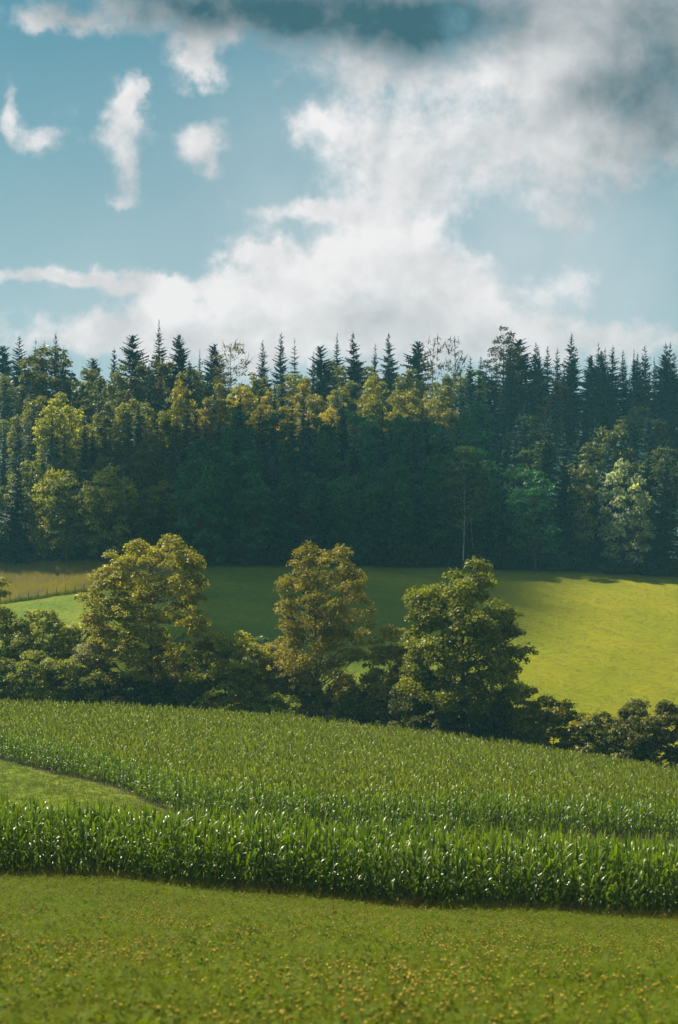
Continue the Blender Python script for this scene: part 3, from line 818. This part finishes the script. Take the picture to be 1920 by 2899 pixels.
leafsets = []
lr = np.random.default_rng(3)
for i in range(9):
    if i < 4: p = (lr.uniform(.75, .95), lr.uniform(.085, .11), R(lr.uniform(18, 28)), R(lr.uniform(95, 150)), lr.uniform(-.6, .6))      # arched
    elif i < 7: p = (lr.uniform(.7, .9), lr.uniform(.085, .11), R(lr.uniform(8, 16)), R(lr.uniform(70, 140)), lr.uniform(-.8, .8))      # upright, tip folded over
    else: p = (lr.uniform(.5, .65), lr.uniform(.05, .07), R(lr.uniform(3, 8)), R(lr.uniform(12, 25)), lr.uniform(-.5, .5))              # top spears
    leafsets.append(corn_leaf(*p, [1.6, 3.2, 2.2, 4.0, 3.5, 2.0, 5.0, 2, 2][i]))


def corn_layout(seed, H):
    r = np.random.default_rng(seed); out = []; a = r.uniform(0, 6.28); n = 9
    for i in range(n):
        f = i / (n - 1); z = H * (.10 + .66 * f)
        k = r.integers(0, 4) if f < .5 else r.integers(1, 7) if f < .95 else r.integers(7, 9)
        out.append((int(k), z, a + i * math.pi + r.normal(0, .45), r.uniform(.85, 1.15) * (.8 if i == 0 else 1)))
    out.append((int(r.integers(7, 9)), H * .80, a + r.uniform(0, 6.28), 1.0))
    return out


def stalk_mesh(H):
    b = MB(); z = np.array([-.05, .3, .9, 1.5, H * .86]); b.tube(np.stack([z * 0, z * 0, z], 1), [.016, .014, .012, .009, .005], 5)
    return b.mesh('stalk', M_stalk, True)


HC = 2.6
stalk = stalk_mesh(HC)
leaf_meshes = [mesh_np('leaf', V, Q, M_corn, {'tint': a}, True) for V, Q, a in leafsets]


def corn_joined(seed, mat, tassel=False):
    b = MB()
    for k, z, a, s in corn_layout(seed, HC):
        V, Q, t = leafsets[k]; ca, sa = math.cos(a), math.sin(a)
        V2 = np.stack([V[:, 0] * ca - V[:, 1] * sa, V[:, 0] * sa + V[:, 1] * ca, V[:, 2]], 1) * s + [0, 0, z]
        b.add(V2, Q, a=t)
    z = np.array([-.05, .6, HC * .86]); b.tube(np.stack([z * 0, z * 0, z], 1), [.016, .013, .006], 4, .4)
    me = b.mesh('maize', mat, True)
    if tassel:
        r = np.random.default_rng(seed); t = MB()
        for i in range(6):
            a = r.uniform(0, 6.28); l = r.uniform(.18, .3); o_ = .10 if i else 0.0
            p0 = np.array([0, 0, HC * .86]); p2 = p0 + [math.cos(a) * o_ * 1.6, math.sin(a) * o_ * 1.6, l]
            t.tube([p0, (p0 + p2) / 2 + [math.cos(a) * o_ * .3, math.sin(a) * o_ * .3, .03], p2], [.010, .012, .006], 3)
        tm = t.mesh('tassel', M_tassel)
        return me, tm
    return me


def join_two(a, b):
    """One mesh with two materials out of two."""
    import bmesh
    bm = bmesh.new(); bm.from_mesh(a); n0 = len(bm.faces); bm.from_mesh(b); bm.faces.ensure_lookup_table()
    for f in bm.faces[n0:]: f.material_index = 1
    me = bpy.data.meshes.new('maize_ripe'); bm.to_mesh(me); bm.free()
    me.materials.append(a.materials[0]); me.materials.append(b.materials[0])
    return me


corn_src = [source('maize_source', corn_joined(200 + i, M_corn)) for i in range(6)]
ripe_src = [source('maize_ripe_source', join_two(*corn_joined(220 + i, M_corn2, True))) for i in range(6)]

cr = np.random.default_rng(17)
# the two front rows of the near strip: every plant an object of its own
xs_rows = []
rows = []
half = .262 * 50.5
for rw in range(2):
    xs_ = np.arange(-half, half, .180) + cr.normal(0, .03, len(np.arange(-half, half, .180)))
    dd_ = front_a(column(xs_, 50.0)) + .15 + rw * .62 + cr.normal(0, .07, len(xs_))
    rows.append((xs_, dd_))
layouts = [corn_layout(240 + i, HC) for i in range(8)]
for rw, (xs_, dd_) in enumerate(rows):
    zz = ground_z(xs_, dd_)
    for nth, (x, d, z) in enumerate(zip(xs_, dd_, zz)):
        e = obj('maize_plant', None, loc=(x, d, z)); e.empty_display_size = .2
        s = cr.uniform(.78, 1.13); e.scale = (s, s, s)
        e.rotation_euler = (cr.normal(0, .05), cr.normal(0, .05), cr.uniform(0, 6.28))
        tag(e, 'green maize plant, %s from left in the %s row behind the meadow' % (nth_word(nth + 1), ('first', 'second')[rw]), 'maize', 'front row of the near maize strip' if rw == 0 else 'second row of the near maize strip')
        obj('stalk', stalk, e)
        for k, lz, la, ls in layouts[cr.integers(8)]:
            l = obj('leaf', leaf_meshes[k], e, (0, 0, lz)); l.rotation_euler[2] = la; l.scale = (ls, ls, ls)


def corn_points(fa, fb, c0, c1, rowgap, gap, start, r):
    X = []; D = []
    d0 = min(fa(np.linspace(c0, c1, 50))) + start
    d1 = max(fb(np.linspace(c0, c1, 50)))
    for d in np.arange(d0, d1, rowgap):
        x = np.arange(at(c0, d), at(c1, d), gap); x = x + r.normal(0, gap * .2, len(x))
        dd = d + r.normal(0, .06, len(x)); c = column(x, dd)
        k = (dd > fa(c) + start) & (dd < fb(c)); X.append(x[k]); D.append(dd[k])
    return np.concatenate(X), np.concatenate(D)


X, D = corn_points(front_a, front_b, -170, 1740, .62, .176, 1.1, cr)
scatter_on('near_maize_strip', X, D, corn_src, 'strip of green maize behind its front rows', .78, 1.13, .06, r=cr)
print('near maize', len(X))
X, D = corn_points(rear_a, rear_b, -150, 1720, .75, .23, 0, cr)
fr_ = D - rear_a(column(X, D)) < cr.uniform(1.0, 6.0, len(X))
scatter_on('rear_maize_margin', X[fr_], D[fr_], corn_src, 'leafy green front edge of the larger maize field', .74, .94, .08, r=cr)
X, D = X[~fr_], D[~fr_]
scatter_on('rear_maize_field', X, D, ripe_src, 'larger maize field with golden tassels below the hedgerow', .74, 1.0, .06, r=cr)
print('rear maize', len(X))


# ------------------------------------------------------------------ grass and flowers
def tuft(seed, n, h, w, spread, lean=.35, seg=2, mat=None, head=None):
    r = np.random.default_rng(seed); b = MB()
    for i in range(n):
        a = r.uniform(0, 6.28); p = r.normal(0, spread, 2); l = h * r.uniform(.55, 1.15); k = r.uniform(.3, 1.4) * lean
        u = np.array([math.cos(a), math.sin(a), 0]); v = np.array([-math.sin(a), math.cos(a), 0]); V = []; A = []
        for s in range(seg + 1):
            f = s / seg; c = np.array([p[0], p[1], -.01]) + u * l * k * f * f + np.array([0, 0, l * f * (1 - .25 * k * f)])
            ww = w * (1 - .85 * f) * .5
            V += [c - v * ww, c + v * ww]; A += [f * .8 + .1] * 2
        b.add(V, [(2 * s, 2 * s + 1, 2 * s + 3, 2 * s + 2) for s in range(seg)], a=A)
    return b.mesh('tuft', mat)


def clover(seed, n, mat):
    r = np.random.default_rng(seed); b = MB()
    for i in range(n):
        p = r.normal(0, .09, 2); z = r.uniform(.08, .22); rr = r.uniform(.018, .032); a0_ = r.uniform(0, 6.28)
        t = r.normal(0, .25, 2)
        for k in range(3):
            a = a0_ + k * 2.094; u = np.array([math.cos(a), math.sin(a), 0]); u[2] = u[0] * t[0] + u[1] * t[1]; v = np.array([-math.sin(a), math.cos(a), 0]); v[2] = v[0] * t[0] + v[1] * t[1]
            c = np.array([p[0], p[1], z])
            b.add([c, c + u * rr - v * rr * .62, c + u * rr * 1.75, c + u * rr + v * rr * .62], [(0, 1, 2, 3)], a=[.2, .6, .8, .7])
        b.add([(p[0], p[1], 0), (p[0] + .003, p[1], 0), (p[0], p[1], z)], T=[(0, 1, 2)], a=[.1, .1, .1])
    return b.mesh('clover', mat)


def flower(seed, mat):
    """Clover-like head of many small florets on a thin stalk."""
    r = np.random.default_rng(seed); b = MB(); h = r.uniform(.22, .34); R0 = r.uniform(.0075, .0115)
    b.tube([(0, 0, 0), (.01, 0, h * .5), (0, .006, h)], [.0022, .0022, .002], 3, a=0.0)
    n = 34; i = np.arange(n) + .5; ph = np.arccos(1 - 1.55 * i / n); th = np.pi * (1 + 5 ** .5) * i
    dirs = np.stack([np.cos(th) * np.sin(ph), np.sin(th) * np.sin(ph), np.cos(ph)], 1)
    c = np.array([0, 0, h + R0 * .5]) + dirs * R0 * .85
    b.leaves(c, dirs + r.normal(0, .5, (n, 3)), np.full(n, R0 * 1.1), .55, r, tint=np.clip(.62 + .38 * dirs[:, 2] + r.normal(0, .08, n), .35, 1))
    return b.mesh('flower', mat)


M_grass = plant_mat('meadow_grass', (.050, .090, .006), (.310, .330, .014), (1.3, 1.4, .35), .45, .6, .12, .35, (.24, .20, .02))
M_clover = plant_mat('clover_leaf', (.045, .090, .006), (.165, .200, .010), (1.3, 1.4, .35), .42, .65, .08, .5, (.13, .15, .014))
M_stem = plant_mat('dry_stem', (.13, .07, .025), (.22, .12, .04), (1, 1, .8), .1, .7, .2)
M_far = plant_mat('mown_grass', (.10, .145, .016), (.16, .19, .022), (1.1, 1.2, .4), .35, .5, .3)
M_straw = plant_mat('dry_meadow_grass', (.170, .190, .007), (.24, .235, .010), (1.1, 1.1, .4), .35, .5, .3)
M_wild = plant_mat('wild_grass', (.26, .23, .012), (.46, .39, .03), (1.1, 1.05, .6), .35, .6, .3, .12, (.24, .20, .16))


def flower_mat():
    m, N = new_mat('flower_head'); t = attr(N, 'tint'); oi = N.n('ShaderNodeObjectInfo')
    ramp = N.n('ShaderNodeValToRGB'); N.put(ramp.inputs[0], t)
    e = ramp.color_ramp.elements; e[0].position = 0; e[0].color = rgb(.05, .09, .015); e[1].position = 1; e[1].color = rgb(.78, .62, .10)
    for p_, c_ in ((.3, (.12, .07, .02)), (.5, (.36, .20, .03)), (.75, (.66, .46, .06))):
        q_ = e.new(p_); q_.color = rgb(*c_)
    v = N.v('SCALE', ramp.outputs[0]); N.put(v.node.inputs[3], N.mr(oi.outputs['Random'], 0, 1, .6, 1.25, False))
    foliage_out(N, v, v, .25, .6, .3)
    return m


M_flower = flower_mat()
gr = np.random.default_rng(31)


def near_points(n, pw):
    """Points on the near meadow, denser close to the camera."""
    d = 9.5 + (50.3 - 9.5) * gr.random(n) ** pw
    half = .29 * d + 1.2
    return gr.uniform(-1, 1, n) * half, d


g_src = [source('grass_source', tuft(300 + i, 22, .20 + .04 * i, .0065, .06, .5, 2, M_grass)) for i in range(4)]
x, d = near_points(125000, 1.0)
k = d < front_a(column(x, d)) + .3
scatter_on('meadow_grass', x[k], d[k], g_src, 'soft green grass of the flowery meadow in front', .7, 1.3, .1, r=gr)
c_src = [source('clover_source', clover(310 + i, 12, M_clover)) for i in range(4)]
x, d = near_points(32000, 1.0)
scatter_on('clover', x, d, c_src, 'green clover leaves among the meadow grass', .8, 1.5, .12, r=gr)
f_src = [source('flower_source', flower(320 + i, M_flower)) for i in range(5)]
# flowers come in drifts
x, d = near_points(66000, 1.0)
dn = np.sin(x * 1.3 + 2.0 * np.sin(d * .21)) * .5 + np.sin(d * .55 + x * .45) * .5 + .35 * np.sin(x * 3.1 + d * 1.7)
k = gr.random(len(x)) < np.clip(.20 + .26 * dn, .03, .6)
scatter_on('wildflowers', x[k], d[k], f_src, 'yellow and rust coloured clover flowers dotted over the meadow', .85, 1.35, .14, r=gr)
print('flowers', k.sum())
# rank margin along the maize
m_src = [source('margin_source', tuft(330 + i, 12, .5, .014, .1, .5, 2, M_grass)) for i in range(2)] + [source('margin_dry_source', tuft(333, 9, .55, .010, .1, .35, 2, M_stem))]
n = 3000; c = gr.uniform(-160, 1730, n); d = front_a(c) - np.abs(gr.normal(0, .55, n)) + .2
scatter_on('margin_weeds', at(c, d), d, m_src, 'rank grass and brown weeds along the foot of the near maize', .5, 1.2, .15, r=gr)

# mown strip between the maize fields
far_src = [source('mown_source', tuft(340 + i, 16, .10, .018, .10, .6, 1, M_straw if i == 0 else M_far)) for i in range(3)]
n = 26000; c = gr.uniform(-60, 900, n); d = gr.uniform(57, 128, n)
k = (d > front_b(c)) & (d < rear_a(c)); c, d = c[k], d[k]
scatter_on('mown_grass', at(c, d), d, far_src, 'mown yellowish grass strip between the two maize fields', .8, 1.6, .1, r=gr)
# far meadow
n = 96000; c = gr.uniform(-120, 1700, n); d = gr.uniform(158, 257, n)
k = (d < forest_d(c)) & ~((d > fence_d(c) - .5) & (c < 420)); c, d = c[k], d[k]
dry = 1 / (1 + np.exp(-(c - 1050) / 90)) > gr.random(len(c))
fg = [source('far_grass_source', tuft(350 + i, 12, .09, .030, .18, .8, 1, M_far)) for i in range(2)]
fs = [source('far_straw_source', tuft(353 + i, 12, .09, .030, .18, .8, 1, M_straw)) for i in range(2)]
scatter_on('far_meadow_grass', at(c, d)[~dry], d[~dry], fg, 'short green grass of the meadow below the forest', .6, 1.4, .1, r=gr)
scatter_on('dry_meadow_grass', at(c, d)[dry], d[dry], fs, 'yellow-green grass of the sloping meadow at right', .6, 1.4, .1, r=gr)
# tall wild grass above the fence
w_src = [source('wild_source', tuft(360 + i, 16, .85, .03, .22, .35, 2, M_wild)) for i in range(3)]
n = 9000; c = gr.uniform(-60, 420, n); d = gr.uniform(228, 263, n)
k = (d > fence_d(c) + .3) & (d < forest_d(c)); c, d = c[k], d[k]
scatter_on('wild_grass', at(c, d), d, w_src, 'tall tawny wild grass between the fence and the forest', .6, 1.3, .1, r=gr)
e_src = [source('edge_source', tuft(370, 14, .6, .04, .2, .5, 2, M_clover))]
n = 700; c = gr.uniform(-40, 330, n); d = fence_d(c) + gr.normal(0, .3, n)
scatter_on('fence_grass', at(c, d), d, e_src, 'dark uncut grass along the wire fence', .6, 1.3, .1, r=gr)

# ------------------------------------------------------------------ fence
M_post = bark_mat('post_wood', (.10, .08, .06), (.18, .15, .12))
fe = obj('wire_fence', None, loc=(at(130, 233), 233, float(ground_z(at(130, 233), 233)))); tag(fe, 'low wooden post and wire fence below the tawny wild grass', 'fence')
inv = Vector(fe.location)
tops = []
for c in np.arange(-20, 320, 21.5):
    d = float(fence_d(c)); x = at(c, d); z = float(ground_z(x, d))
    b = MB(); h = 1.25 + gr.normal(0, .05)
    b.tube([(0, 0, -.3), (gr.normal(0, .02), 0, h * .6), (gr.normal(0, .03), 0, h), (0, 0, h + .04)], [.075, .07, .065, .03], 6)
    obj('post', b.mesh('post', M_post), fe, Vector((x, d, z)) - inv); tops.append((x, d, z))
tops = np.array(tops)
for hh in (.45, .8, 1.12):
    b = MB(); b.tube(tops - np.array(inv) + [0, -.07, hh], [.012] * len(tops), 3)
    obj('wire', b.mesh('wire', M_post), fe)

# ------------------------------------------------------------------ dry dock stalks in the near meadow
for (px, base_row, h, lab) in ((227, 2108, 1.05, 'tall rust-brown dry weed stalk in front of the maize at left'), (770, 2150, .85, 'rust-brown dry weed stalk in the meadow near the middle')):
    dd = np.linspace(12, 50, 400); rows_ = HZ - ground_z(at(px, dd), dd) / dd * F
    d = float(dd[np.argmin(np.abs(rows_ - base_row))]); x = at(px, d)
    e = obj('dock_stalk', None, loc=(x, d, float(ground_z(x, d)))); tag(e, lab, 'weed')
    b = MB(); b.tube([(0, 0, -.05), (.02, 0, h * .5), (-.01, 0, h)], [.005, .004, .003], 4); obj('stem', b.mesh('stem', M_stem), e)
    b = MB(); r2 = np.random.default_rng(int(px)); n = 110; zz = h * (.45 + .55 * r2.random(n)); aa = r2.uniform(0, 6.28, n); rr = (.07 * (1.1 - zz / h) + .008) * r2.random(n)
    cc = np.stack([np.cos(aa) * rr, np.sin(aa) * rr, zz], 1); b.leaves(cc, r2.normal(size=(n, 3)), np.full(n, .02), .6, r2)
    hd = obj('seed_head', b.mesh('seed_head', M_stem), e); hd['kind'] = 'stuff'

# ------------------------------------------------------------------ passing clouds overhead (out of the picture) that shade the wood
import bmesh
mC, N = new_mat('cloud')
p = N.n('ShaderNodeBsdfDiffuse'); p.inputs[0].default_value = rgb(.85, .86, .88)
tp = N.n('ShaderNodeBsdfTransparent'); mx = N.n('ShaderNodeMixShader'); mx.inputs[0].default_value = .62   # thin cloud lets some sun through
N.put(mx.inputs[1], p.outputs[0]); N.put(mx.inputs[2], tp.outputs[0])
o = N.n('ShaderNodeOutputMaterial'); N.put(o.inputs[0], mx.outputs[0])
CLOUD_Z = 900.0


def inside(poly, x, y):
    c = False; n = len(poly)
    for i in range(n):
        x1, y1 = poly[i]; x2, y2 = poly[i - 1]
        if (y1 > y) != (y2 > y) and x < (x2 - x1) * (y - y1) / (y2 - y1) + x1: c = not c
    return c


def cloud(label, poly, r0, seed):
    """poly: ground area (x, distance) over which the cloud stands in the way of the sun."""
    r = np.random.default_rng(seed); poly = np.array(poly, float)
    bm = bmesh.new(); lo = poly.min(0); hi = poly.max(0)
    y = lo[1]
    while y <= hi[1]:
        x = lo[0]
        while x <= hi[0]:
            xx = x + r.normal(0, r0 * .18); yy = y + r.normal(0, r0 * .18)
            if inside(poly, xx, yy):
                gz = float(ground_z(xx, yy)); h = CLOUD_Z - gz
                rr = r0 * r.uniform(.75, 1.15)
                m = bmesh.ops.create_icosphere(bm, subdivisions=2, radius=rr)
                for v in m['verts']:
                    v.co *= 1 + .18 * math.sin(v.co.x * .5 + x) * math.sin(v.co.y * .45 + y)
                    v.co += Vector((xx + S.x / S.z * h, yy + S.y / S.z * h, CLOUD_Z + r.normal(0, .3)))
            x += r0 * .95
        y += r0 * .95
    me = bpy.data.meshes.new('cloud'); bm.to_mesh(me); bm.free(); me.materials.append(mC)
    me.polygons.foreach_set('use_smooth', np.ones(len(me.polygons), bool))
    tag(obj('cloud', me), label, kind='stuff')


cloud('broad fair-weather cloud overhead that shades the middle of the wood',
      [(-26, 176), (-31, 205), (-32, 250), (-36, 262), (-58, 282), (-58, 318), (-34, 338), (0, 334), (32, 330), (52, 350), (58, 440), (150, 440), (140, 330), (60, 305), (42, 285), (36, 250), (29, 218), (18, 198), (4, 180)], 7.0, 1)

# ------------------------------------------------------------------ haze in the valley air
mH, N = new_mat('haze')
pv = N.n('ShaderNodeVolumePrincipled'); pv.inputs['Color'].default_value = rgb(.30, .85, 1.0); pv.inputs['Density'].default_value = .00021
pv.inputs['Anisotropy'].default_value = 0.0
o = N.n('ShaderNodeOutputMaterial'); N.put(o.inputs['Volume'], pv.outputs[0])

HX, HY0, HY1, HZ0, HZ1 = 1600, -450, 2500, -70, 95
hv = [(x, y, z) for z in (HZ0, HZ1) for y in (HY0, HY1) for x in (-HX, HX)]
me = bpy.data.meshes.new('haze'); me.from_pydata(hv, [], [(0, 2, 3, 1), (4, 5, 7, 6), (0, 1, 5, 4), (2, 6, 7, 3), (0, 4, 6, 2), (1, 3, 7, 5)]); me.materials.append(mH)
tag(obj('haze', me), 'thin bluish haze filling the valley air', kind='stuff')
